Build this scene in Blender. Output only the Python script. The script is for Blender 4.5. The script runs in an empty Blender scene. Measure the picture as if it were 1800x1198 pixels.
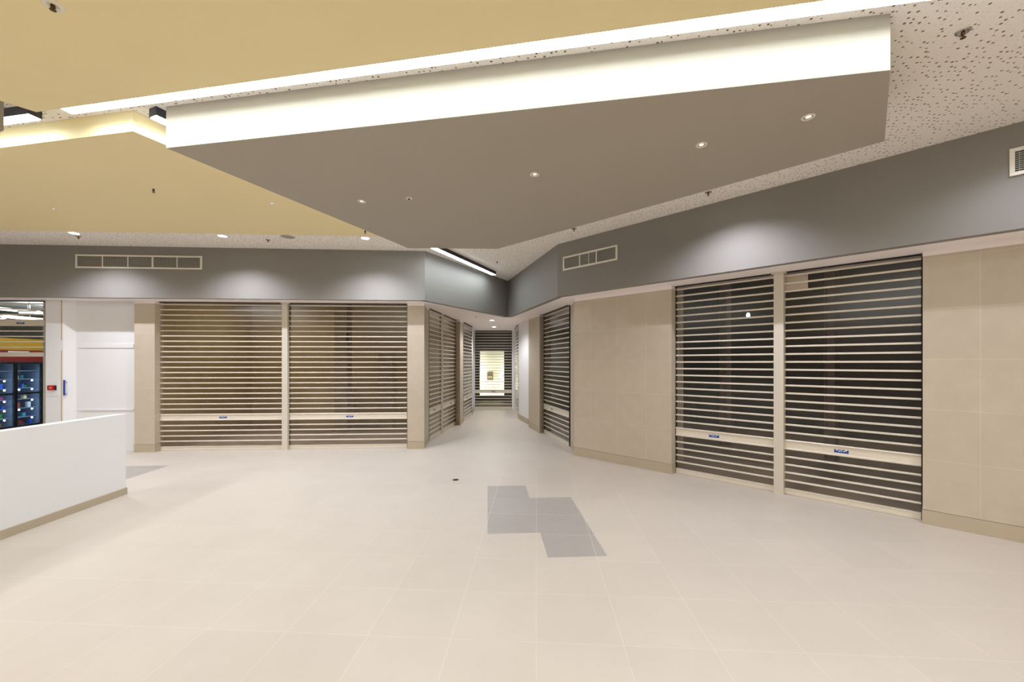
import bpy, bmesh, math, random
from mathutils import Vector, Matrix
random.seed(7)
S = bpy.context.scene
C = S.collection
PI = math.pi

# ------------------------------------------------------------------ camera, world, exposure
EYE = 1.94
cd = bpy.data.cameras.new('camera'); cam = bpy.data.objects.new('camera', cd); C.objects.link(cam)
cam.location = (0, 0, EYE); cam.rotation_euler = (PI/2, 0, 0)
cd.sensor_width = 36.0; cd.lens = 36.0*720/1800; cd.shift_y = -0.0 + 38/1800.0
cd.clip_start = 0.05; cd.clip_end = 200
S.camera = cam
w = bpy.data.worlds.new('world'); S.world = w; w.use_nodes = True
bg = w.node_tree.nodes['Background']
bg.inputs[0].default_value = (1.0, 0.96, 0.92, 1); bg.inputs[1].default_value = 0.2
S.view_settings.view_transform = 'Standard'; S.view_settings.look = 'None'
S.view_settings.gamma = 1.0; S.view_settings.use_curve_mapping = False
S.view_settings.exposure = 0.19
S.cycles.use_denoising = True
S.cycles.max_bounces = 12; S.cycles.diffuse_bounces = 6; S.cycles.transparent_max_bounces = 24
S.cycles.sample_clamp_indirect = 6.0

def area(name, loc, sx, sy, power, col=(1, .93, .84), rot=(0, 0, 0), spread=PI):
    d = bpy.data.lights.new(name, 'AREA'); d.shape = 'RECTANGLE'; d.size = sx; d.size_y = sy
    d.energy = power; d.color = col; d.spread = spread
    o = bpy.data.objects.new(name, d); C.objects.link(o); o.location = loc; o.rotation_euler = rot
    return o
def spot(name, loc, power, angle, blend=0.6, col=(1, .95, .9), r=.06, aim=None):
    d = bpy.data.lights.new(name, 'SPOT'); d.energy = power; d.color = col
    d.spot_size = math.radians(angle); d.spot_blend = blend; d.shadow_soft_size = r
    o = bpy.data.objects.new(name, d); C.objects.link(o); o.location = loc
    return o
WARM = (.98, .98, .98); COOL = (.93, .96, 1.0); NEUT = (1.0, .96, .90)
# the long linear lights of the hall behind the camera, seen in the photograph only by their light
area('hall_light', (-3.0, -2.5, 4.10), 6.0, .5, 295, WARM)
area('hall_light', (3.0, -1.5, 4.10), 5.0, .5, 205, WARM)
area('hall_light', (-8.5, 1.5, 4.10), .5, 6.0, 215, WARM)

# ------------------------------------------------------------------ materials
def lin(c):
    return tuple((x/255/12.92 if x/255 <= .04045 else ((x/255+.055)/1.055)**2.4) for x in c) + (1,)
def mat(name, col, rough=.6, metal=0., noise=0., nscale=6., bump=0., bscale=60., emit=0., spec=.5):
    m = bpy.data.materials.new(name); m.use_nodes = True
    nt = m.node_tree; N = nt.nodes; L = nt.links; b = N['Principled BSDF']
    b.inputs['Base Color'].default_value = lin(col); b.inputs['Roughness'].default_value = rough
    b.inputs['Metallic'].default_value = metal; b.inputs['Specular IOR Level'].default_value = spec
    tc = N.new('ShaderNodeTexCoord')
    if noise:
        n = N.new('ShaderNodeTexNoise'); n.inputs['Scale'].default_value = nscale; n.inputs['Detail'].default_value = 5
        L.new(tc.outputs['Object'], n.inputs['Vector'])
        mx = N.new('ShaderNodeMix'); mx.data_type = 'RGBA'
        a = lin(col); mx.inputs['A'].default_value = tuple(v*(1-noise) for v in a[:3])+(1,)
        mx.inputs['B'].default_value = tuple(min(1, v*(1+noise)) for v in a[:3])+(1,)
        L.new(n.outputs['Fac'], mx.inputs['Factor']); L.new(mx.outputs['Result'], b.inputs['Base Color'])
    if bump:
        n2 = N.new('ShaderNodeTexNoise'); n2.inputs['Scale'].default_value = bscale
        L.new(tc.outputs['Object'], n2.inputs['Vector'])
        bp = N.new('ShaderNodeBump'); bp.inputs['Strength'].default_value = bump; bp.inputs['Distance'].default_value = .01
        L.new(n2.outputs['Fac'], bp.inputs['Height']); L.new(bp.outputs['Normal'], b.inputs['Normal'])
    if emit:
        b.inputs['Emission Color'].default_value = lin(col); b.inputs['Emission Strength'].default_value = emit
    return m
def emis(name, col, s):
    m = bpy.data.materials.new(name); m.use_nodes = True
    b = m.node_tree.nodes['Principled BSDF']
    b.inputs['Base Color'].default_value = (.8, .8, .8, 1); b.inputs['Emission Color'].default_value = tuple(col)+(1,)
    b.inputs['Emission Strength'].default_value = s
    return m
def tile_mat(name, col, grout, size, groutw, uv, rot=0., off=(0, 0), var=.04, rough=.5, nz=.05, nscale=3., coat=0.):
    m = bpy.data.materials.new(name); m.use_nodes = True
    nt = m.node_tree; N = nt.nodes; L = nt.links; b = N['Principled BSDF']
    tc = N.new('ShaderNodeTexCoord'); mp = N.new('ShaderNodeMapping'); mp.vector_type = 'POINT'
    L.new(tc.outputs['UV' if uv else 'Object'], mp.inputs['Vector'])
    mp.inputs['Rotation'].default_value = (0, 0, rot); mp.inputs['Location'].default_value = (off[0], off[1], 0)
    br = N.new('ShaderNodeTexBrick'); br.offset = 0.; br.squash = 1.
    br.inputs['Scale'].default_value = 1.; br.inputs['Brick Width'].default_value = size; br.inputs['Row Height'].default_value = size
    br.inputs['Mortar Size'].default_value = groutw; br.inputs['Mortar Smooth'].default_value = .3; br.inputs['Bias'].default_value = 0
    a = lin(col)
    br.inputs['Color1'].default_value = tuple(v*(1-var) for v in a[:3])+(1,)
    br.inputs['Color2'].default_value = tuple(min(1, v*(1+var)) for v in a[:3])+(1,)
    br.inputs['Mortar'].default_value = lin(grout)
    L.new(mp.outputs['Vector'], br.inputs['Vector'])
    n = N.new('ShaderNodeTexNoise'); n.inputs['Scale'].default_value = nscale; n.inputs['Detail'].default_value = 8; n.inputs['Roughness'].default_value = .65
    L.new(tc.outputs['Object'], n.inputs['Vector'])
    mr = N.new('ShaderNodeMapRange'); mr.inputs['From Min'].default_value = .3; mr.inputs['From Max'].default_value = .7
    mr.inputs['To Min'].default_value = 1-nz; mr.inputs['To Max'].default_value = 1+nz
    L.new(n.outputs['Fac'], mr.inputs['Value'])
    mx = N.new('ShaderNodeVectorMath'); mx.operation = 'SCALE'
    L.new(br.outputs['Color'], mx.inputs[0]); L.new(mr.outputs['Result'], mx.inputs['Scale'])
    L.new(mx.outputs['Vector'], b.inputs['Base Color'])
    b.inputs['Roughness'].default_value = rough
    bp = N.new('ShaderNodeBump'); bp.inputs['Strength'].default_value = .15; bp.inputs['Distance'].default_value = .002; bp.invert = True
    L.new(br.outputs['Fac'], bp.inputs['Height']); L.new(bp.outputs['Normal'], b.inputs['Normal'])
    return m
TH = math.atan(43/720)
M = {}
M['floor'] = tile_mat('porcelain_floor', (199, 190, 179), (208, 200, 190), .6, .0035, False, rot=TH, off=(0, .15), var=.018, rough=.42, nz=.03, nscale=2.2)
M['floor_grey'] = tile_mat('grey_porcelain', (166, 160, 155), (196, 189, 180), .6, .0035, False, rot=TH, off=(0, .15), var=.03, rough=.42, nz=.05, nscale=4.)
M['stone'] = tile_mat('limestone_cladding', (194, 181, 161), (206, 196, 180), .6, .003, True, off=(0, -.18), var=.025, rough=.55, nz=.05, nscale=5.)
M['stone_skirt'] = mat('limestone_skirting', (182, 168, 145), .5, noise=.06, nscale=8)
M['white'] = mat('white_paint', (232, 232, 232), .6, bump=.03)
M['soffit'] = mat('white_soffit_paint', (248, 240, 238), .7)
M['grey'] = mat('taupe_paint', (136, 132, 126), .7, noise=.02, nscale=2)
M['darkraft'] = mat('taupe_raft_paint', (164, 156, 142), .65, noise=.02, nscale=2)
M['yellow'] = mat('mustard_yellow_paint', (230, 214, 166), .65, noise=.02, nscale=2)
M['alum'] = mat('champagne_aluminium', (224, 215, 198), .42, metal=.15, noise=.02, nscale=20)
M['alum_post'] = mat('powder_coated_aluminium', (210, 202, 186), .5, metal=.1)
M['dark'] = mat('dark_slot', (26, 22, 20), .6)
M['black'] = mat('black_powder_coat', (18, 18, 20), .4)
M['concrete'] = mat('raw_concrete_floor', (176, 158, 138), .85, noise=.25, nscale=3.)
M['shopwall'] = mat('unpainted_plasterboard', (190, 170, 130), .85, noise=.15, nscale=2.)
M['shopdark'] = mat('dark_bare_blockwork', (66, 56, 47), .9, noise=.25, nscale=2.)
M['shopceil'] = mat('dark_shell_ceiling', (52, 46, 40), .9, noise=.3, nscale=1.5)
M['vent_white'] = mat('white_vent_enamel', (226, 220, 206), .4)
M['vent_grey'] = mat('vent_core_grey', (160, 158, 146), .5)
M['red'] = mat('red_plastic', (196, 40, 30), .35)
M['blue'] = mat('blue_film', (30, 70, 160), .4)
M['stickerblue'] = mat('sticker_blue', (14, 64, 150), .4)
M['stickerwhite'] = mat('sticker_white', (235, 238, 240), .4)
M['bronze'] = mat('bronze_metal', (92, 72, 50), .35, metal=.8)
M['chrome'] = mat('chrome', (190, 188, 184), .2, metal=.9)
M['cup'] = mat('reflector_cup', (205, 196, 180), .25, metal=.6)
M['strip'] = emis('linear_diffuser', (.82, .92, 1.0), 31.0)
M['lamp'] = emis('downlight_lens', (1.0, .98, .95), 25.0)
M['lamp_dim'] = emis('dim_downlight_lens', (1.0, .93, .82), .6)
M['lamp_cool'] = emis('cool_downlight_lens', (.95, .97, 1.0), 25.0)

def perforated():
    m = bpy.data.materials.new('perforated_plasterboard'); m.use_nodes = True
    nt = m.node_tree; N = nt.nodes; L = nt.links; b = N['Principled BSDF']
    tc = N.new('ShaderNodeTexCoord')
    def holes(scale, rmin, rmax, keep, seed):
        mp = N.new('ShaderNodeMapping'); mp.inputs['Location'].default_value = (seed, seed*.7, 0)
        L.new(tc.outputs['Object'], mp.inputs['Vector'])
        v = N.new('ShaderNodeTexVoronoi'); v.voronoi_dimensions = '2D'; v.feature = 'F1'
        v.inputs['Scale'].default_value = scale; v.inputs['Randomness'].default_value = .85
        L.new(mp.outputs['Vector'], v.inputs['Vector'])
        sp = N.new('ShaderNodeSeparateColor'); L.new(v.outputs['Color'], sp.inputs['Color'])
        mr = N.new('ShaderNodeMapRange'); mr.inputs['To Min'].default_value = rmin*scale; mr.inputs['To Max'].default_value = rmax*scale
        L.new(sp.outputs[0], mr.inputs['Value'])
        lt = N.new('ShaderNodeMath'); lt.operation = 'LESS_THAN'
        L.new(v.outputs['Distance'], lt.inputs[0]); L.new(mr.outputs['Result'], lt.inputs[1])
        k = N.new('ShaderNodeMath'); k.operation = 'LESS_THAN'; k.inputs[1].default_value = keep
        L.new(sp.outputs[1], k.inputs[0])
        mu = N.new('ShaderNodeMath'); mu.operation = 'MULTIPLY'
        L.new(lt.outputs[0], mu.inputs[0]); L.new(k.outputs[0], mu.inputs[1])
        return mu.outputs[0]
    a = holes(19, .0058, .0098, .60, 0.); c = holes(28, .003, .0045, .6, 3.3)
    m1 = N.new('ShaderNodeMix'); m1.data_type = 'RGBA'
    m1.inputs['A'].default_value = lin((240, 234, 226)); m1.inputs['B'].default_value = lin((208, 198, 184))
    L.new(c, m1.inputs['Factor'])
    m2 = N.new('ShaderNodeMix'); m2.data_type = 'RGBA'; m2.inputs['B'].default_value = lin((112, 94, 66))
    L.new(m1.outputs['Result'], m2.inputs['A']); L.new(a, m2.inputs['Factor'])
    L.new(m2.outputs['Result'], b.inputs['Base Color']); b.inputs['Roughness'].default_value = .8
    return m
M['perf'] = perforated()

def clear_mat(name, tint, gloss=.04, rough=.06, ior=1.5):
    m = bpy.data.materials.new(name); m.use_nodes = True
    nt = m.node_tree; N = nt.nodes; L = nt.links
    for n in list(N):
        if n.type != 'OUTPUT_MATERIAL': N.remove(n)
    out = [n for n in N if n.type == 'OUTPUT_MATERIAL'][0]
    t = N.new('ShaderNodeBsdfTransparent'); t.inputs[0].default_value = tuple(tint)+(1,)
    g = N.new('ShaderNodeBsdfGlossy'); g.inputs['Roughness'].default_value = rough
    f = N.new('ShaderNodeFresnel'); f.inputs['IOR'].default_value = ior
    ad = N.new('ShaderNodeMath'); ad.operation = 'ADD'; ad.inputs[1].default_value = gloss; ad.use_clamp = True
    ge = N.new('ShaderNodeNewGeometry'); inv = N.new('ShaderNodeMath'); inv.operation = 'SUBTRACT'; inv.inputs[0].default_value = 1.0
    L.new(ge.outputs['Backfacing'], inv.inputs[1])
    k = N.new('ShaderNodeMath'); k.operation = 'MULTIPLY'; k.inputs[1].default_value = 1.6   # both faces of the sheet reflect
    L.new(f.outputs[0], k.inputs[0]); L.new(k.outputs[0], ad.inputs[0])
    mu = N.new('ShaderNodeMath'); mu.operation = 'MULTIPLY'; L.new(ad.outputs[0], mu.inputs[0]); L.new(inv.outputs[0], mu.inputs[1]); ad = mu
    mx = N.new('ShaderNodeMixShader'); L.new(ad.outputs[0], mx.inputs[0]); L.new(t.outputs[0], mx.inputs[1]); L.new(g.outputs[0], mx.inputs[2])
    L.new(mx.outputs[0], out.inputs['Surface'])
    return m
M['poly'] = clear_mat('clear_polycarbonate', (.97, .96, .94), .0, .2, 1.48)
M['glass'] = clear_mat('clear_glass', (.93, .96, 1.0), .01)

# ------------------------------------------------------------------ helpers
class MB:
    def __init__(s): s.bm = bmesh.new(); s.uv = s.bm.loops.layers.uv.new('UVMap')
    def prism(s, poly, z0, z1, mi=0, u0=0., capmi=None):
        n = len(poly)
        a = sum(poly[i][0]*poly[(i+1) % n][1]-poly[(i+1) % n][0]*poly[i][1] for i in range(n))
        if a < 0: poly = poly[::-1]
        lo = [s.bm.verts.new((x, y, z0)) for x, y in poly]; hi = [s.bm.verts.new((x, y, z1)) for x, y in poly]
        u = u0
        for i in range(n):
            j = (i+1) % n; d = math.dist(poly[i], poly[j])
            f = s.bm.faces.new((lo[i], lo[j], hi[j], hi[i])); f.material_index = mi
            for l, uv in zip(f.loops, ((u, z0), (u+d, z0), (u+d, z1), (u, z1))): l[s.uv].uv = uv
            u += d
        for vs in (hi, lo[::-1]):
            f = s.bm.faces.new(vs); f.material_index = mi if capmi is None else capmi
            for l in f.loops: l[s.uv].uv = (l.vert.co.x, l.vert.co.y)
        return s
    def box(s, x0, x1, y0, y1, z0, z1, mi=0):
        return s.prism([(x0, y0), (x1, y0), (x1, y1), (x0, y1)], z0, z1, mi)
    def lathe(s, prof, n=24, c=(0, 0), mi=0, axis='z'):
        rings = []
        for r, z in prof:
            if r < 1e-6:
                rings.append([s.bm.verts.new((c[0], c[1], z))])
            else:
                rings.append([s.bm.verts.new((c[0]+r*math.cos(2*PI*k/n), c[1]+r*math.sin(2*PI*k/n), z)) for k in range(n)])
        for a, b in zip(rings, rings[1:]):
            for k in range(n):
                k2 = (k+1) % n
                if len(a) == 1 and len(b) == 1: continue
                if len(a) == 1: f = s.bm.faces.new((a[0], b[k], b[k2]))
                elif len(b) == 1: f = s.bm.faces.new((a[k], a[k2], b[0]))
                else: f = s.bm.faces.new((a[k], a[k2], b[k2], b[k]))
                f.material_index = mi; f.smooth = True
        return s
    def ybar(s, pts, x0, x1, mi=0):   # profile in (y,z) extruded along x
        a = [s.bm.verts.new((x0, y, z)) for y, z in pts]; b = [s.bm.verts.new((x1, y, z)) for y, z in pts]
        n = len(pts)
        for i in range(n):
            j = (i+1) % n; f = s.bm.faces.new((a[i], a[j], b[j], b[i])); f.material_index = mi
        s.bm.faces.new(a).material_index = mi; s.bm.faces.new(b[::-1]).material_index = mi
        return s
    def build(s, name, mats, parent=None, recalc=True):
        if recalc: bmesh.ops.recalc_face_normals(s.bm, faces=s.bm.faces)
        me = bpy.data.meshes.new(name); s.bm.to_mesh(me); s.bm.free()
        for m in (mats if isinstance(mats, (list, tuple)) else [mats]): me.materials.append(m)
        o = bpy.data.objects.new(name, me); C.objects.link(o)
        if parent: o.parent = parent
        return o
def tag(o, label, cat, group=None):
    o['label'] = label; o['category'] = cat
    if group: o['group'] = group
    return o
def thing(name, label, cat, loc=(0, 0, 0), rz=0., group=None, rot=None):
    o = bpy.data.objects.new(name, None); C.objects.link(o); o.empty_display_size = .1
    o.location = loc; o.rotation_euler = rot if rot else (0, 0, rz)
    return tag(o, label, cat, group)
def struct(o): o['kind'] = 'structure'; return o
def dup(root, loc, rz, label, group=None):
    r = root.copy(); C.objects.link(r); r.location = loc; r.rotation_euler = (0, 0, rz); r['label'] = label
    if group: r['group'] = group
    for ch in root.children:
        c = ch.copy(); C.objects.link(c); c.parent = r
        for g in ch.children:
            d = g.copy(); C.objects.link(d); d.parent = c
    return r

# sight lines measured on the photograph -> plan coordinates (metres, camera foot at the origin)
def F(px, py, z=0.):                       # point of the horizontal plane z
    Y = 720*(z-EYE)/(637-py); return ((px-900)/720*Y, Y)
def onl(px, P, D):                         # where the sight line of column px meets the plan line P + t D
    k = (px-900)/720.; t = (P[0]-k*P[1])/(k*D[1]-D[0]); return (P[0]+t*D[0], P[1]+t*D[1])
def add(p, d, k=1.): return (p[0]+d[0]*k, p[1]+d[1]*k)
def unit(a, b):
    d = math.dist(a, b); return ((b[0]-a[0])/d, (b[1]-a[1])/d)

HS, HC = 3.28, 4.34                        # soffit and hall ceiling
STONE = 3.22
LD = unit((0, 0), (1, .0594)); LN = (-LD[1], LD[0]); LP = (-1.99, 9.22)     # left frontage line, normal away from camera
RD = (math.sqrt(.5), -math.sqrt(.5)); RN = (math.sqrt(.5), math.sqrt(.5)); RP = (4.95, 4.95)
def L(px, d=0.): return onl(px, add(LP, LN, d), LD)
def R(px, d=0.): return onl(px, add(RP, RN, d), RD)

# plan points of the corridor
cA = L(745.7); cB = (-2.05, 10.10); cC = (-1.78, 12.90); cD = (-1.61, 12.70); cE = (-1.588, 13.30)
cF = (-1.61, 13.56); cG = (-1.495, 15.25); cW0 = (-1.60, 17.2)
cW1 = (.10, 17.2); cH = (.132, 16.4); cI = (.217, 14.45); cJ = (.52, 12.9); cK = (.50, 12.33); cM_ = (.76, 11.26)
cN = (.89, 11.40); cO = (1.33, 9.50); cQ = (1.31, 8.59)

# ------------------------------------------------------------------ floor
fl = MB()
fl.box(-22, 14, -10, 23, -.15, 0., 0)
def uvp(u, v): return (math.cos(TH)*u-math.sin(TH)*v, math.sin(TH)*u+math.cos(TH)*v)
def greytile(u0, u1, v0, v1):
    fl.prism([uvp(u0, v0), uvp(u1, v0), uvp(u1, v1), uvp(u0, v1)], -.01, .0006, 1)
greytile(0, .6, 4.65, 6.45); greytile(.6, 1.2, 4.05, 5.85)
greytile(-8.4, -6.0, 5.25, 7.65+.45)
struct(fl.build('floor', [M['floor'], M['floor_grey']]))

# ------------------------------------------------------------------ hall ceiling (perforated) and soffit
struct(MB().box(-22, 14, -10, 23, HC, HC+.12).build('ceiling', M['perf']))
def bk(px, py): return F(px, py, HS)
P0, P1, P2 = bk(746.7, 527.5), bk(893, 557), bk(980, 521)
PL = (-20.0, P0[1]-.0594*(P0[0]+20.0)*-1*-1) if False else (-20.0, P0[1]+.0594*(-20.0-P0[0]))
P3 = add(P2, unit(P2, bk(1800, 400)), 11.0)
sof = [PL, P0, P1, P2, P3, add(P3, RN, 1.2), (R(1000, .32)), (1.7, 8.9), (1.6, 11.4), (.9, 12.6), (.9, 17.35), (-2.3, 17.35), (-2.3, 10.0), L(740, .32), (-20, L(740, .32)[1]-.0594*17.7)]
sI = [PL, P0, P1, P2, P3]
for i in range(5):
    a_ = sI[i-1] if i else None; b_ = sI[i+1] if i < 4 else None
    dd = [unit(a_, sI[i])] if a_ else []
    if b_: dd.append(unit(sI[i], b_))
    nx = sum(-q[1] for q in dd); ny = sum(q[0] for q in dd); ll = math.hypot(nx, ny)
    sof[i] = add(sI[i], (nx/ll, ny/ll), .004)
struct(MB().prism(sof, HS, HS+.10).build('ceiling_soffit', M['soffit']))
def wallseg(name, a, b, z0, z1, t, m, side=1, kind=True):
    d = unit(a, b); n = (-d[1]*side, d[0]*side)
    o = MB().prism([a, b, add(b, n, t), add(a, n, t)], z0, z1).build(name, m)
    return struct(o) if kind else o
e = .002
wallseg('wall_upper_left', PL, P0, HS-e, HC, .12, M['grey'])
wallseg('wall_upper_corridor_left', P0, P1, HS-e, HC, .12, M['grey'])
wallseg('wall_upper_corridor_right', P1, P2, HS-e, HC, .12, M['grey'])
wallseg('wall_upper_right', P2, P3, HS-e, HC, .12, M['grey'])

M['hallwall'] = mat('pale_hall_wall', (190, 176, 156), .7)
m = MB(); m.box(-22, 14, -10.1, -10, 0, HC)
struct(m.build('wall_back', M['hallwall']))
struct(MB().box(-22.1, -22, -10.1, 10, 0, HC).build('wall_far_left', M['hallwall']))
struct(MB().box(8.9, 9.0, -10, 2.2, 0, HC).build('wall_far_right', M['hallwall']))
# ------------------------------------------------------------------ shop interiors behind the shutters
def room(nm, poly, h, wm, fm, cm, skip=()):
    n = len(poly); a = sum(poly[i][0]*poly[(i+1) % n][1]-poly[(i+1) % n][0]*poly[i][1] for i in range(n))
    if a < 0: poly = poly[::-1]; skip = [n-2-k if k < n-1 else n-1 for k in skip]
    struct(MB().prism(poly, -.005, .004).build('floor_'+nm, fm))
    struct(MB().prism(poly, h, h+.05).build('ceiling_'+nm, cm))
    m = MB()
    for i in range(n):
        if i in skip: continue
        p, q = poly[i], poly[(i+1) % n]; d = unit(p, q); nn = (d[1], -d[0])
        m.prism([add(p, d, -.05), add(q, d, .05), add(add(q, d, .05), nn, .1), add(add(p, d, -.05), nn, .1)], 0.004, h)
    struct(m.build('wall_'+nm, wm))
a0, a1 = L(262, .25), L(735, .25)
room('left_shop', [a0, a1, (-2.2, 10.0), (-2.0, 12.95), (-8.2, 12.9)], 3.9, M['shopwall'], M['concrete'], M['shopceil'], skip=(0, 1, 2))
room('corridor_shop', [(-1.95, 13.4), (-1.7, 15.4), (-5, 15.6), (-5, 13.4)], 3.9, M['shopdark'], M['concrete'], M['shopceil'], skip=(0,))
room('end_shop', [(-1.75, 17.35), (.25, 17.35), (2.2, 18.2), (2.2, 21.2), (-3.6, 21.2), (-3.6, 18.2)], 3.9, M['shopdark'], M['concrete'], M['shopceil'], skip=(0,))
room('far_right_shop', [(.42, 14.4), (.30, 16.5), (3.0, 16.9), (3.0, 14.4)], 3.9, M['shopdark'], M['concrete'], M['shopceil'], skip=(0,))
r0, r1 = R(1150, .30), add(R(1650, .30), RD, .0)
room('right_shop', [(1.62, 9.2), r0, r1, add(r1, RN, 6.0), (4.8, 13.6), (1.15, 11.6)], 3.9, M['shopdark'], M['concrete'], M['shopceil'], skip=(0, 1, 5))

# ------------------------------------------------------------------ stone piers and white walls
def pier(label, poly, skirtpoly=None, u0=0., name='stone_pier'):
    cx = sum(p[0] for p in poly)/len(poly); cy = sum(p[1] for p in poly)/len(poly)
    t = thing(name, label, 'pier', (cx, cy, 0))
    q = [(x-cx, y-cy) for x, y in poly]
    MB().prism(q, .175, STONE, u0=u0).build('cladding', M['stone'], t)
    # skirting stands proud by a few millimetres
    s = [((x)*(1+.006/max(.1, math.hypot(x, y))), (y)*(1+.006/max(.1, math.hypot(x, y)))) for x, y in q]
    MB().prism(s, 0, .170).build('skirting', M['stone_skirt'], t)
    MB().prism(q, STONE, HS-.001).build('head_trim', M['soffit'], t)
    return t
pier('narrow limestone pier left of the wide left shutters', [L(236), L(272), add(L(272), LN, .24), add(L(236), LN, .24)])
pier('limestone corner pier between the wide left shutters and the corridor', [L(716), cA, cB, add(cB, (-1, 0), .22), add(L(716), LN, .3)])
pier('slim limestone pier between the two groups of shutters on the corridor left side', [add(cC, (0, .02)), cD, cE, add(cF, (0, -.03)), add(cF, (-.5, 0)), add(cC, (-.4, 0))])
pier('limestone pier beside the white wall on the corridor right side', [(.53, 12.85), cK, cM_, add(cN, (0, .06)), (1.2, 11.8), (.95, 12.9)])
pier('wide limestone pier between the corridor shutter and the large right shutters', [cQ, R(1180.5), add(R(1180.5), RN, .5), (1.75, 9.2), (cO[0]+.25, cO[1]-.04), (cO[0]+.02, cO[1]-.04)], u0=.2)
R1622 = R(1622)
pier('limestone wall pier at the right edge right of the large shutters', [R1622, add(R1622, RD, 5.0), add(add(R1622, RD, 5.0), RN, .28), add(R1622, RN, .28)], u0=.14)

# white frontage at the far left: column, splay and recess with a panel
WZ = HS-.001
w0, w1 = L(80), L(111); w2 = L(134, .14); w3 = L(238, .14)
struct(MB().prism([w0, w1, w2, w3, add(w3, LN, .3), add(w0, LN, .44)], 0, WZ).build('wall_left', M['white']))
pt = MB()
w2b, w3b = L(139, .14), L(236, .14)
def strip(a, b, off, z0, z1): pt.prism([add(a, LN, -off), add(b, LN, -off), add(b, LN, .01), add(a, LN, .01)], z0, z1)
strip(w2b, w3b, 0.018, 2.262, 2.345); strip(w2b, w3b, .02, .90, .925); 
struct(pt.build('trim_1', M['white']))
sm = MB(); sa = add(L(107.6), LN, -.004); sb = add(L(109.0), LN, -.004)
sm.prism([sa, sb, add(sb, LN, .01), add(sa, LN, .01)], .0, 2.20)
sm.prism([sa, sb, add(sb, LN, .01), add(sa, LN, .01)], 2.42, WZ)
struct(sm.build('trim_2', mat('raw_timber_edge', (190, 165, 130), .7)))

# corridor white walls
cWH = 2.0
struct(MB().prism([(cG[0], cG[1]+.02), (-1.585, 16.9), (-1.62, 17.3), (-2.1, 17.3), (-2.0, 15.27)], 0, WZ).build('wall_corridor_left', M['white']))
struct(MB().prism([(cH[0], cH[1]+.03), (.08, 16.95), (.10, 17.3), (.5, 17.3), (.5, 16.43)], 0, WZ).build('wall_corridor_end', M['white']))
struct(MB().prism([(cI[0]+.01, cI[1]-.03), (.30, 13.85), (.42, 13.3), (.53, 12.88), (.95, 12.88), (.95, 14.42)], 0, WZ).build('wall_corridor_right', M['white']))
def skirt(name, pts, t=.012, h=.17):
    m = MB()
    for a, b in zip(pts, pts[1:]):
        d = unit(a, b); n = (-d[1], d[0]); m.prism([a, b, add(b, n, t), add(a, n, t)], 0, h)
    struct(m.build(name, M['stone_skirt']))
skirt('baseboard_right', [(.52, 12.86), (.41, 13.3), (.29, 13.85), (.22, 14.40)], -.006+.018)
skirt('baseboard_left', [(-1.575, 16.9), (cG[0]+.01, cG[1]+.03)], .012)

# ------------------------------------------------------------------ roller shutters
PITCH = .1155
def shutter(label, a, b, zb=0., group=None, stick=True, stickx=.5, ztop=HS-.012, name='roller_shutter'):
    wd = math.dist(a, b); d = unit(a, b)
    t = thing(name, label, 'roller shutter', (a[0], a[1], zb), math.atan2(d[1], d[0]), group)
    H = ztop-zb; g = .008
    x0, x1 = g, wd-g
    m = MB()
    zs = [.09+PITCH*k for k in range(1, 5)]
    z = .66+.147+PITCH*.9
    while z < H-.03: zs.append(z); z += PITCH
    for z in zs:
        m.ybar([(-.010, z-.009), (-.006, z-.013), (.006, z-.013), (.010, z-.007), (.010, z+.007), (.006, z+.013), (-.006, z+.013), (-.010, z+.009)], x0, x1)
    m.build('slats', M['alum'], t)
    MB().box(x0+.002, x1-.002, -.001, .0015, .08, H-.004).build('clear_panels', M['poly'], t)
    m = MB()
    m.box(x0, x1, -.010, .010, .660, .807)
    m.ybar([(-.020, .783), (-.024, .789), (-.024, .799), (-.018, .807), (-.008, .807), (-.008, .783)], x0, x1)
    m.ybar([(-.018, .660), (-.024, .666), (-.024, .680), (-.018, .686), (-.008, .686), (-.008, .660)], x0, x1)
    m.ybar([(-.016, .764), (-.016, .774), (-.008, .774), (-.008, .764)], x0, x1)
    lr = m.build('lock_rail', M['alum'], t)
    if stick:
        sx = x0+(x1-x0)*stickx; mm = MB().box(sx-.078, sx+.078, -.0125, -.009, .706, .748)
        st = mm.build('logo_sticker', M['stickerblue'], lr)
        mk = MB()
        for k, (cx, hw, z0, z1) in enumerate([(-.050, .008, .735, .7485), (-.026, .008, .722, .734), (-.004, .014, .738, .744), (.0, .008, .722, .729), (.028, .007, .724, .736), (.048, .010, .736, .7485)]):
            mk.box(sx+cx-hw, sx+cx+hw, -.0135, -.012, z0, z1)
        mk.build('logo_mark', M['stickerwhite'], lr)
    m = MB(); m.box(x0, x1, -.014, .014, .006, .088); m.ybar([(-.022, .078), (-.022, .092), (.014, .092), (.014, .078)], x0, x1)
    m.box(x0, x1, -.006, .006, 0, .008)
    m.build('bottom_rail', M['alum'], t)
    for s0, s1 in ((0, g), (wd-g, wd)):
        MB().box(s0, s1, .0, .035, -zb, H).build('guide_channel', M['dark'], t)
    MB().box(0, wd, -.035, -.030, H-.012, H+.011).build('head_slot', M['dark'], t)
    return t
def post(label, c, d, wd=.12, dp=.14, group=None):
    t = thing('shutter_post', label, 'post', (c[0], c[1], 0), math.atan2(d[1], d[0]), group)
    m = MB(); m.box(-wd/2, wd/2, -dp/2, dp/2, 0, HS-.03); m.build('mullion', M['alum_post'], t)
    MB().box(-wd/2-.03, wd/2+.03, -dp/2-.012, dp/2, HS-.03, HS-.001).build('cap_plate', M['alum_post'], t)
    MB().box(-wd/2-.004, wd/2+.004, -dp/2-.004, dp/2+.004, 0, .012).build('base_plate', M['alum_post'], t)
    return t
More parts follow.
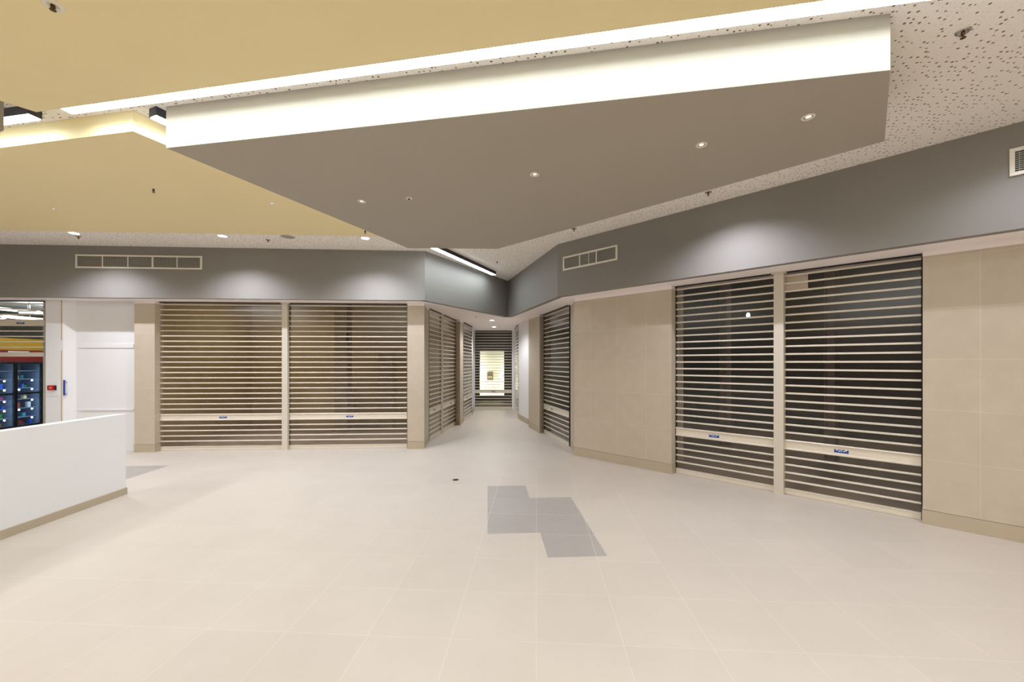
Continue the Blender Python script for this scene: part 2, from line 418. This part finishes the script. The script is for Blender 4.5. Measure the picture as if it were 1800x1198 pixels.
GA = 'roller shutters along the shopfronts'
shutter('wide see-through roller shutter on the left front, nearer the white wall', L(279.5, .15), L(497.5, .15), stickx=.515, group=GA)
shutter('wide see-through roller shutter on the left front, nearer the corridor corner', L(508.5, .15), L(716, .15), stickx=.51, group=GA)
post('beige metal post between the two wide left shutters', L(503, .13), LD)
shutter('shutter at the right front, left of its post, beside the wide limestone pier', R(1188, .15), R(1362.5, .15), stickx=.425, group=GA)
shutter('largest shutter, at the right front beside the right-edge limestone wall', R(1378.5, .15), R(1621, .15), stickx=.46, group=GA)
post('beige metal post between the two large right shutters', R(1370.5, .13), RD, .125)
cBC = onl(775.5, cB, unit(cB, cC))
u_ = unit(cB, cC)
shutter('narrow-looking shutter on the corridor left side, nearest the corner pier', add(cB, u_, .02), add(cBC, u_, -.02), group=GA, stick=True, stickx=.4)
shutter('shutter on the corridor left side ending at the slim limestone pier', add(cBC, u_, .02), add(cC, u_, -.0), group=GA, stickx=.62)
shutter('dark shutter farthest along the corridor left side', cF, cG, group=GA, stickx=.4)
post('slim post between the two shutters on the corridor left side', cBC, u_, .04, .09)
shutter('shutter closing the far end of the corridor before a lit wall', (-1.555, 17.2), (-.005, 17.2), group=GA)
shutter('edge-on shutter far along the corridor right side', cH, cI, group=GA)
shutter('shutter on the corridor right side between two limestone piers', (cN[0], cN[1]), (cO[0], cO[1]), group=GA, stickx=.36)
# end wall frame
m = MB(); m.box(-1.64, -1.556, 17.12, 17.3, 0, WZ); m.box(-.004, .10, 17.12, 17.3, 0, WZ)
struct(m.build('trim_3', M['white']))

# ------------------------------------------------------------------ parapet
pa, pb = F(221, 868.3), (-5.605, 4.484); pd = unit(pa, pb); pc = add(pa, pd, 6.2); pn = (pd[1], -pd[0])
if pn[0] > 0: pn = (-pn[0], -pn[1])
ct = ((pa[0]+pc[0])/2, (pa[1]+pc[1])/2)
t = thing('parapet', 'low white parapet wall with beige skirting at the left edge', 'parapet wall', (pa[0], pa[1], 0))
def loc_(p): return (p[0]-pa[0], p[1]-pa[1])
MB().prism([loc_(pa), loc_(pc), loc_(add(pc, pn, .15)), loc_(add(pa, pn, .15))], 0, 1.172).build('wall_body', M['white'], t)
MB().prism([loc_(add(pa, pd, -.004)), loc_(pc), loc_(add(pc, pn, .156)), loc_(add(add(pa, pd, -.004), pn, .156))], 1.172, 1.184).build('coping', M['white'], t)
q0 = add(add(pa, pd, -.012), pn, -.012); q1 = add(pc, pn, -.012)
m = MB(); m.prism([loc_(q0), loc_(q1), loc_(add(q1, pn, .013)), loc_(add(q0, pn, .013))], 0, .10)
m.prism([loc_(q0), loc_(add(q0, pd, .012)), loc_(add(add(q0, pd, .012), pn, .174)), loc_(add(q0, pn, .174))], 0, .10)
m.build('skirting', M['stone_skirt'], t)

# ------------------------------------------------------------------ ceiling rafts
ZD, ZY = EYE+2.01, EYE+2.20
def raft(label, poly, z, m, name='ceiling_raft'):
    cx = sum(p[0] for p in poly)/len(poly); cy = sum(p[1] for p in poly)/len(poly)
    o = MB().prism([(x-cx, y-cy) for x, y in poly], 0, HC-z-.002).build(name, m); o.location = (cx, cy, z)
    tag(o, label, 'ceiling panel'); return o
d0, d1, d2, d3, d4 = F(292, 260, ZD), F(1565, 123, ZD), F(1555, 248, ZD), F(875, 437, ZD), F(718, 436, ZD)
raft('large taupe ceiling raft with a brightly lit front edge over the corridor mouth', [d0, d1, d2, d3, d4], ZD, M['darkraft'])
y0 = F(233.6, 230.4, ZY); y1 = F(0, 259.6, ZY); y2 = F(0, 404.6, ZY); y3 = F(661, 414.7, ZY)
ydir = unit(y1, y0); fdir = unit(y2, y3)
rdir = unit(d0, d4)
# right edge of the second yellow raft runs parallel to the taupe raft
k = 3.85/rdir[1]; y4 = add(y0, rdir, (y3[1]-y0[1]+.02)/rdir[1])
raft('yellow ceiling raft over the left shopfront behind the taupe raft', [add(y0, ydir, -11), y0, y4, add(y3, fdir, -12)], ZY, M['yellow'])
raft('yellow ceiling raft nearest the viewer in front of the long light strip', [(-4.18, 3.60), (6.5, 1.653), (6.5, -5), (-8.2, -5), (-8.2, -1.5)], ZY, M['yellow'])
raft('pale edge of a ceiling raft just showing at the left frame edge', [(-4.40, 3.547), (-7, 4.0), (-7, 4.6)], ZD, M['darkraft'])

def linear(label, a, b, wd=.12, h=.09, side=1, group='linear ceiling lights'):
    d = unit(a, b); ln = math.dist(a, b)
    t = thing('linear_ceiling_light', label, 'ceiling light', (a[0], a[1], HC-h), math.atan2(d[1], d[0]), group)
    MB().box(0, ln, 0, wd, .006, h-.002).build('housing', mat('black_housing', (30, 30, 34), .5) if 'lh' not in M else M['lh'], t)
    MB().box(.008, ln-.008, .006, wd-.006, 0, .006).build('diffuser', M['strip'], t)
    return t
M['lh'] = mat('anthracite_housing', (48, 48, 54), .5)
linear('long glowing light strip running between the near yellow and taupe rafts', (-4.12, 3.70), (3.9, 2.275))
# short strip in the gap between second yellow raft and taupe raft
ga = (-3.33, 3.83); linear('short light strip at the taupe raft corner, seen end-on', add(ga, (0, 0)), add(ga, rdir, 3.1), .11)
gb = (-4.50, 3.81); gl = linear('light strip under the near yellow raft at the left frame edge', add(gb, unit((0, 0), (-1, .18)), 1.25), gb, .10)
s0 = F(770, 437, EYE+2.31); s1 = F(872, 483, EYE+2.31); sd = unit(s0, s1)
linear('light strip on the ceiling at the corridor mouth beside the taupe wall', add(s0, sd, -1.5), s1, .12)

# ------------------------------------------------------------------ downlights, sprinklers, detectors
def downlight(label, p, z, r=.05, lit='lamp_dim', group='recessed downlights'):
    t = thing('downlight', label, 'downlight', (p[0], p[1], z), 0, group)
    MB().lathe([(r*.72, -.001), (r*.74, -.008), (r*.95, -.008), (r, -.004), (r, 0)], 28).build('trim_ring', M['vent_white'], t)
    MB().lathe([(r*.73, -.003), (r*.45, -.0015), (r*.42, -.001)], 28).build('reflector', M['cup'], t)
    MB().lathe([(0, -.004), (r*.40, -.004), (r*.44, -.001)], 28).build('lens', M[lit], t)
    return t
def lit_downlight(label, p, z, r=.08, group='recessed downlights', lit='lamp'):
    t = thing('downlight', label, 'downlight', (p[0], p[1], z), 0, group)
    MB().lathe([(r*.86, -.001), (r*.88, -.010), (r*.97, -.010), (r, -.005), (r, 0)], 28).build('trim_ring', M['vent_white'], t)
    MB().lathe([(0, -.007), (r*.80, -.007), (r*.86, -.001)], 28).build('lens', M[lit], t)
    return t
def sprinkler(label, p, z, r=.04, ring='vent_white', drop=.05, group='sprinkler heads'):
    t = thing('sprinkler', label, 'sprinkler', (p[0], p[1], z), random.random(), group)
    MB().lathe([(r*.42, -.001), (r*.55, -.007), (r*.9, -.006), (r, 0)], 24).build('escutcheon', M[ring], t)
    MB().lathe([(0, -.002), (.012, -.002), (.012, -drop*.5), (.007, -drop*.55), (.007, -drop*.7), (0, -drop*.7)], 12).build('body', M['bronze'], t)
    m = MB()
    for s_ in (-1, 1):
        m.prism([(s_*.009-.002, -.003), (s_*.009+.002, -.003), (s_*.009+.002, .003), (s_*.009-.002, .003)], -drop*.95, -drop*.45)
    m.build('frame_arms', M['bronze'], t)
    MB().lathe([(0, -drop), (.016, -drop), (.017, -drop*.94), (0, -drop*.94)], 16).build('deflector', M['bronze'], t)
    return t
for lab, px, py in [('dim round downlight near the right end of the taupe raft', 1421, 205), ('dim downlight in the taupe raft, second from its right end', 1233, 254),
                    ('dim downlight in the middle of the taupe raft', 940, 306), ('dim downlight near the left slanted edge of the taupe raft', 636, 353.5)]:
    downlight(lab, F(px, py, ZD), ZD)
sprinkler('recessed white sprinkler on the taupe raft between two dim downlights', F(719, 348.5, ZD), ZD, drop=.014)
sprinkler('large white ringed sprinkler in the near yellow raft, top left', F(93, 9, ZY), ZY, r=.055, drop=.032)
sprinkler('sprinkler hanging from the middle of the far yellow raft', F(270, 331.5, ZY), ZY)
sprinkler('small sprinkler near the far tip of the far yellow raft', F(642, 405, ZY), ZY)
downlight('tiny downlight at the left of the far yellow raft', F(94, 366.5, ZY), ZY, .04)
downlight('tiny downlight in the far yellow raft near the taupe raft', F(478, 357, ZY), ZY, .04)
for lab, px, py in [('bright downlight over the white wall, leftmost of three', 130, 409), ('bright downlight above the left shutters, middle of three', 391, 414), ('bright downlight near the corridor corner, rightmost of three', 642, 418)]:
    p = F(px, py, HC); lit_downlight(lab, p, HC, .085)
    spot('downlight_beam', (p[0], p[1], HC-.03), 270, 134, 1.0, (.84, .87, 1.0), .03)
for q in (add(P2, unit(P2, P3), 3.35), add(P2, unit(P2, P3), 6.05)):
    n = (-RN[0]*.75, -RN[1]*.75); p = add(q, n)
    lit_downlight('bright ceiling downlight in front of the right taupe wall, hidden from view by the raft' if p[0] < 4 else 'bright ceiling downlight in front of the right taupe wall beyond the right frame edge', p, HC, .085)
    spot('downlight_beam', (p[0], p[1], HC-.03), 230 if p[0] < 4 else 85, 134, 1.0, (.84, .86, 1.0), .03)
for lab, px, py in [('sprinkler hanging from the perforated ceiling, top right', 1693, 55), ('sprinkler on the perforated ceiling under the taupe raft edge at right', 1245, 337.5), ('small sprinkler on the perforated ceiling above the right vent', 1009, 401.5),
                    ('small sprinkler beside the leftmost bright downlight', 138, 415), ('small sprinkler between the middle and right bright downlights', 471, 421)]:
    sprinkler(lab, F(px, py, HC), HC, r=.045, ring='chrome')
sprinkler('tiny sprinkler on the ceiling above the taupe wall corner', F(874, 459, HC), HC, r=.03)
o = MB().lathe([(0, -.004), (.12, -.004), (.125, 0)], 28).build('access_cover', M['vent_grey']); p = F(506, 416, HC); o.location = (p[0], p[1], HC)
tag(o, 'faint flat round cover on the ceiling between bright downlights', 'cover plate')
for lab, px, py in [('square-looking downlight in the corridor soffit, nearer one', 864.8, 562.3), ('downlight in the corridor soffit nearest the end shutter', 868.4, 574.0)]:
    p = F(px, py, HS); lit_downlight(lab, p, HS, .085, lit='lamp_cool')
    spot('corridor_beam', (p[0], p[1], HS-.03), 120, 150, .6, (.96, .96, 1.0), .07)
sprinkler('tiny sprinkler on the corridor soffit', F(837, 556, HS), HS, r=.03, drop=.03)

# ------------------------------------------------------------------ air vents on the upper walls
def vent(label, a, b, z0, z1, divs, face_n):
    """a,b plan points on the wall face left to right"""
    d = unit(a, b); wd = math.dist(a, b); h = z1-z0
    t = thing('air_vent', label, 'air vent', (a[0], a[1], z0), math.atan2(d[1], d[0]), 'white air vents')
    MB().box(.01, wd-.01, -.004, -.001, .01, h-.01).build('backing', M['dark'], t)
    m = MB(); f = .035
    m.box(0, wd, -.022, -.001, 0, f); m.box(0, wd, -.022, -.001, h-f, h); m.box(0, f, -.022, -.001, f, h-f); m.box(wd-f, wd, -.022, -.001, f, h-f)
    m.build('frame', M['vent_white'], t)
    m = MB(); n = 10
    for k in range(1, n):
        z = f+(h-2*f)*k/n; m.box(f, wd-f, -.016, -.010, z-.0045, z+.0045)
    x = f+.03
    while x < wd-f: m.box(x-.003, x+.003, -.010, -.006, f, h-f); x += .032
    m.build('louvre_grid', M['vent_grey'], t)
    for x, ww in divs:
        MB().box(x*wd-ww/2, x*wd+ww/2, -.020, -.004, f, h-f).build('divider', M['vent_white'], t)
    return t
BD = unit(PL, P0)
def UL(px): return onl(px, P0, BD)
RDu = unit(P2, P3)
def UR(px): return onl(px, P2, RDu)
def zat(p, py): return EYE+(637-py)*p[1]/720
va, vb = UL(134), UL(356)
vent('long white five-section air vent on the left taupe wall', va, vb, zat(va, 471), zat(va, 447), [(.21, .02), (.41, .02), (.605, .03), (.80, .016)], None)
va, vb = UR(990.5), UR(1086)
vent('white air vent with three sections on the right taupe wall above the pier', va, vb, zat(va, 476), zat(va, 452), [(.33, .022), (.64, .022), (.5, .008)], None)
va = UR(1774); vb = add(va, RDu, 1.35)
vent('white air vent cut off by the right frame edge', va, vb, zat(va, 311), zat(va, 263.5), [(.33, .022), (.66, .022)], None)

# ------------------------------------------------------------------ call point, pull handle, floor outlet
c0 = L(93)
t = thing('fire_call_point', 'small red call point on a white plate on the white column', 'fire alarm', (c0[0], c0[1], 1.40), math.atan2(LD[1], LD[0]))
MB().box(-.125, .125, -.010, -.001, -.17, .15).build('back_plate', M['white'], t)
MB().box(-.085, .085, -.030, -.010, -.045, .055).build('bezel', mat('dark_brown_plastic', (50, 34, 30), .4), t)
h_ = MB().box(-.055, .055, -.050, -.030, -.042, .052).build('red_box', M['red'], t)
MB().box(-.022, .022, -.053, -.050, -.012, .022).build('press_glass', mat('pale_red_pane', (226, 150, 140), .3), h_)
c1 = L(116.3, .02)
t = thing('pull_handle', 'thin vertical blue bar handle on the white wall right of the call point', 'handle', (c1[0], c1[1], 1.24), math.atan2(LD[1], LD[0]))
MB().box(-.012, .012, -.050, -.030, 0, .33).build('bar', M['blue'], t)
for z in (.04, .29): MB().box(-.008, .008, -.032, .012, z-.008, z+.008).build('standoff', M['chrome'], t)
p = F(801, 843)
t = thing('floor_outlet', 'small round dark floor outlet set in the beige tiles', 'floor outlet', (p[0], p[1], 0))
MB().lathe([(.052, .0005), (.052, .004), (.042, .005), (.040, .001)], 28).build('rim', M['bronze'], t)
MB().lathe([(0, .002), (.041, .002), (.041, .0006)], 28).build('lid', M['dark'], t)

# ------------------------------------------------------------------ things inside the left shop
def box_thing(name, label, cat, x, y, sx, sy, z0, z1, m, rz=0., bev=.01, group=None):
    o = MB().box(-sx/2, sx/2, -sy/2, sy/2, 0, z1-z0).build(name, m); o.location = (x, y, z0); o.rotation_euler = (0, 0, rz)
    tag(o, label, cat, group); mod = o.modifiers.new('b', 'BEVEL'); mod.width = bev; mod.segments = 2
    return o
M['col'] = mat('bare_concrete_column', (150, 134, 108), .9, noise=.12, nscale=3)
box_thing('concrete_column', 'bare concrete column inside the left shop behind the hanging lamp', 'column', -4.78, 11.6, .36, .36, .004, 3.899, M['col'])
box_thing('concrete_column', 'bare concrete column inside the left shop beside the corridor side', 'column', -3.75, 12.3, .40, .40, .004, 2.2, M['col'])
box_thing('plasterboard_stack', 'pale low partition standing on the concrete floor inside the left shop', 'partition', -5.45, 12.2, 1.55, .12, .004, 1.15, M['shopwall'])
def pendant(label, x, y, zc, zl, glow):
    t = thing('hanging_bulb', label, 'hanging bulb', (x, y, zl))
    MB().lathe([(.004, .12), (.004, zc-zl)], 8).build('cable', M['dark'], t)
    MB().lathe([(0, .16), (.02, .16), (.024, .09), (.035, .08), (.035, .04), (.0, .04)], 16).build('socket', M['dark'], t)
    MB().lathe([(.0, -.06), (.02, -.055), (.036, -.03), (.038, -.005), (.025, .03), (.015, .045)], 16).build('bulb', glow, t)
    return t
pendant('dark unlit bulb hanging from its cable in the left shop', -3.98, 9.9, 3.899, 2.50, mat('dusty_bulb', (60, 40, 34), .3))
pendant('small pale bulb hanging inside the right shop behind its left shutter', 4.74, 8.22, 3.899, 2.90, emis('pale_bulb', (.9, .93, 1.0), 2.0))
o = MB().box(-.16, .16, -.004, .004, 0, .22).build('paper_notice', mat('white_paper', (225, 215, 205), .7)); q = R(1397, .22); o.location = (q[0], q[1], EYE+(637-511)*q[1]/720); o.rotation_euler = (0, 0, -PI/4)
tag(o, 'pale paper sheet behind the largest shutter at its top left corner', 'notice')
# studs and pipes inside the right shop
for k, (x, y, lab) in enumerate([(6.4, 8.2, 'steel column inside the right shop behind the largest shutter'), (5.0, 9.6, 'steel column inside the right shop behind the smaller right shutter'), (8.0, 7.4, 'steel column deep in the right shop near the right edge')]):
    t = thing('steel_column', lab, 'column', (x, y, .004), .5)
    m = MB(); m.box(-.09, .09, -.09, -.08, 0, 3.895); m.box(-.09, .09, .08, .09, 0, 3.895); m.box(-.005, .005, -.08, .08, 0, 3.895)
    m.build('shaft', mat('primer_grey_steel', (140, 122, 110), .6), t)
    MB().box(-.11, .11, -.11, .11, 0, .012).build('base_plate', M['concrete'], t)

# end shop: lit opening with stained pale wall beyond
M['lit'] = mat('pale_green_white_plaster', (236, 234, 206), .8, noise=.28, nscale=1.3)
op = MB()
yW = 20.3
def zz(py): return EYE+(637-py)*yW/720
xl, xr = (843.5-900)/720*yW, (886-900)/720*yW
op.box(-3.6, xl, yW, yW+.1, .004, 3.9); op.box(xr, 2.2, yW, yW+.1, .004, 3.9); op.box(xl, xr, yW, yW+.1, zz(616), 3.9); op.box(xl, xr, yW, yW+.1, .004, zz(694.5))
struct(op.build('wall_end_partition', M['shopdark']))
struct(MB().box(-2.4, .5, 21.05, 21.15, .004, 3.2).build('wall_end_lit', M['lit']))
for x_, a_ in ((-2.3, -.35), (.45, .35)):
    o = area('work_light', (x_, 20.5, .95), .3, 1.7, 95, (1.0, 1.0, .90), (PI/2, 0, a_))
t = thing('junction_box', 'small brown electrical box on the lit wall beyond the corridor end', 'electrical box', (-1.12, 21.02, zz(668)-.02))
MB().box(-.15, .15, -.10, .02, 0, .42).build('enclosure', mat('brown_enclosure', (96, 84, 52), .6), t)
MB().box(-.11, .11, -.106, -.10, .12, .20).build('panel_door', mat('pale_panel', (180, 170, 120), .6), t)
p = F(866, 585, 3.27)

# ------------------------------------------------------------------ grocery shop at the far left
shop0 = L(80, .15); s_out = add(shop0, LD, -5.0)
shutter('half-raised roller shutter over the lit grocery shop at the far left', add(L(80, .15), LD, -4.3), L(80.5, .15), zb=2.07, stickx=.885, group=GA)
room('grocery_shop', [add(L(80, .25), LD, -8.5), L(80, .25), add(L(84, .25), LN, 7.0), add(add(L(84, .25), LN, 7.0), LD, -8.5)], 3.6, mat('grocery_wall', (190, 190, 182), .6), mat('grocery_floor', (120, 122, 128), .3), mat('grocery_ceiling', (205, 208, 205), .6), skip=(0,))
XF = -14.15
M['frame'] = M['black']
M['fback'] = mat('fridge_lining', (120, 138, 160), .4)
M['shelf'] = mat('wire_shelf', (170, 185, 205), .3, metal=.5)
M['fled'] = emis('fridge_spot', (.80, .92, 1.0), 9.0)
cols = [(60, 160, 60), (200, 70, 40), (40, 90, 190), (220, 200, 120), (180, 60, 120), (60, 170, 160), (230, 230, 225), (90, 60, 150)]
pm = [mat('package_colour', c, .4) for c in cols]
for k in range(-1, 3):
    yl = 11.01+.66*k
    lab = ['glass-door fridge with blue-lit shelves at the left frame edge, behind the parapet', 'blue-lit glass-door fridge left of the narrow frame gap in the grocery shop', 'blue-lit glass-door fridge with green packets nearest the white column', 'blue-lit glass-door fridge partly behind the white column'][k+1]
    t = thing('display_fridge', lab, 'fridge', (XF, yl, .004), PI/2, 'display fridges')
    wd = .645; H = 1.95   # local x along the row, local -y towards the shop
    m = MB(); m.box(0, wd, .60, .64, 0, H); m.box(0, .02, .05, .62, .05, H); m.box(wd-.02, wd, .05, .62, .05, H); m.box(0, wd, .0, .62, 0, .12); m.box(0, wd, .0, .62, H-.04, H)
    m.build('cabinet', M['fback'], t)
    m = MB(); f = .03
    m.box(0, f, -.03, .0, .02, H); m.box(wd-f, wd, -.03, 0, .02, H); m.box(f, wd-f, -.03, 0, .02, .14); m.box(f, wd-f, -.03, 0, H-.05, H); m.box(f, wd-f, -.03, 0, 1.02, 1.08)
    d_ = m.build('door', M['frame'], t)
    MB().box(f, wd-f, -.018, -.012, .14, H-.05).build('glass_pane', M['glass'], d_)
    for z in (.36, .62, .88, 1.20, 1.46, 1.70):
        MB().box(.02, wd-.02, .08, .58, z-.008, z).build('shelf', M['shelf'], t)
    for z in (.34, .60, .86, 1.18, 1.44):
        for x in (.16, .48):
            if x > .3 or z in (.60, 1.18) and k == 1: MB().lathe([(0, z-.05), (.018, z-.04), (.022, z-.02), (.018, z-.008), (0, z-.008)], 12, (x, .09)).build('spot_lamp', M['fled'], t)
    for z in (.125, .365, .625, .885, 1.205, 1.465):
        x = .06
        while x < wd-.12:
            sx = random.uniform(.05, .09); hh = random.uniform(.06, .16)
            o = MB().box(-sx/2, sx/2, -.04, .04, 0, hh).build('food_packet', random.choice(pm))
            # packets stand on the shelf, each one its own thing
            y_ = random.uniform(.18, .40)
            o.location = (XF-y_, yl+x+sx/2, .004+z+.001)
            o.rotation_euler = (0, 0, PI/2)
            tag(o, 'small coloured food packet on a shelf inside the blue-lit fridges', 'food packet', 'food packets in the fridges')
            x += sx+random.uniform(.01, .09)
# fascia above the fridges
t = thing('shop_fascia', 'yellow and red banded sign board above the fridges', 'fascia board', (XF, 9.6, 0), PI/2)
MB().box(0, 5.5, .02, .12, 2.30, 2.63).build('yellow_band', mat('fascia_yellow', (158, 120, 12), .5), t)
MB().box(0, 5.5, .0, .14, 1.965, 2.30).build('red_band', mat('fascia_red', (104, 18, 16), .5), t)
o = MB().box(0, .5, -.006, 0, 2.19, 2.27).build('price_tag', mat('fascia_tag', (190, 175, 175), .5), t); o.location = (1.9, 0, 0)
M['tube'] = emis('tube_glow', (.86, .94, 1.0), 9.0)
for k, (x, y, z, ln, rz) in enumerate([(-13.3, 11.3, 3.12, 1.3, PI/2), (-13.6, 11.5, 3.34, 1.4, PI/2), (-12.5, 10.6, 3.22, .5, 0), (-13.2, 10.5, 3.04, .35, 0)]):
    t = thing('tube_light', ['lowest long white tube light behind the half-raised shutter', 'highest long white tube light behind the half-raised shutter', 'short white tube light between the long ones behind the half-raised shutter', 'short white tube light at the left frame edge behind the half-raised shutter'][k], 'tube light', (x, y, z), rz, 'grocery tube lights')
    MB().box(-ln/2, ln/2, -.05, .05, .03, .07).build('fitting', M['vent_white'], t)
    MB().box(-ln/2+.02, ln/2-.02, -.028, .028, 0, .03).build('tube', M['tube'], t)
    MB().box(-.006, .006, -.006, .006, .07, 3.6-z).build('hanger', M['chrome'], t)
area('grocery_light', (-12.6, 11.8, 2.9), 1.2, 2.5, 110, (.85, .93, 1.0), (PI, 0, 0))  # added upward fill for the shop ceiling and walls, belongs to no fitting
area('grocery_light', (-12.4, 11.8, 3.5), 1.5, 2.0, 30, (.85, .93, 1.0))
for k in range(4):
    o = area('fridge_light', (XF-.025, 11.33+.66*(k-1), 1.05), 1.6, .5, 1.7, (.58, .75, 1.0), (0, PI/2, 0))
# weak fill lights added to brighten the vacant shops, no lamp hangs there
area('shop_fill', (-6.6, 11.2, 3.8), .6, .6, 14, (1.0, .88, .68))
area('shop_fill', (7.2, 9.2, 3.8), .4, .4, 12, (1.0, .86, .72))
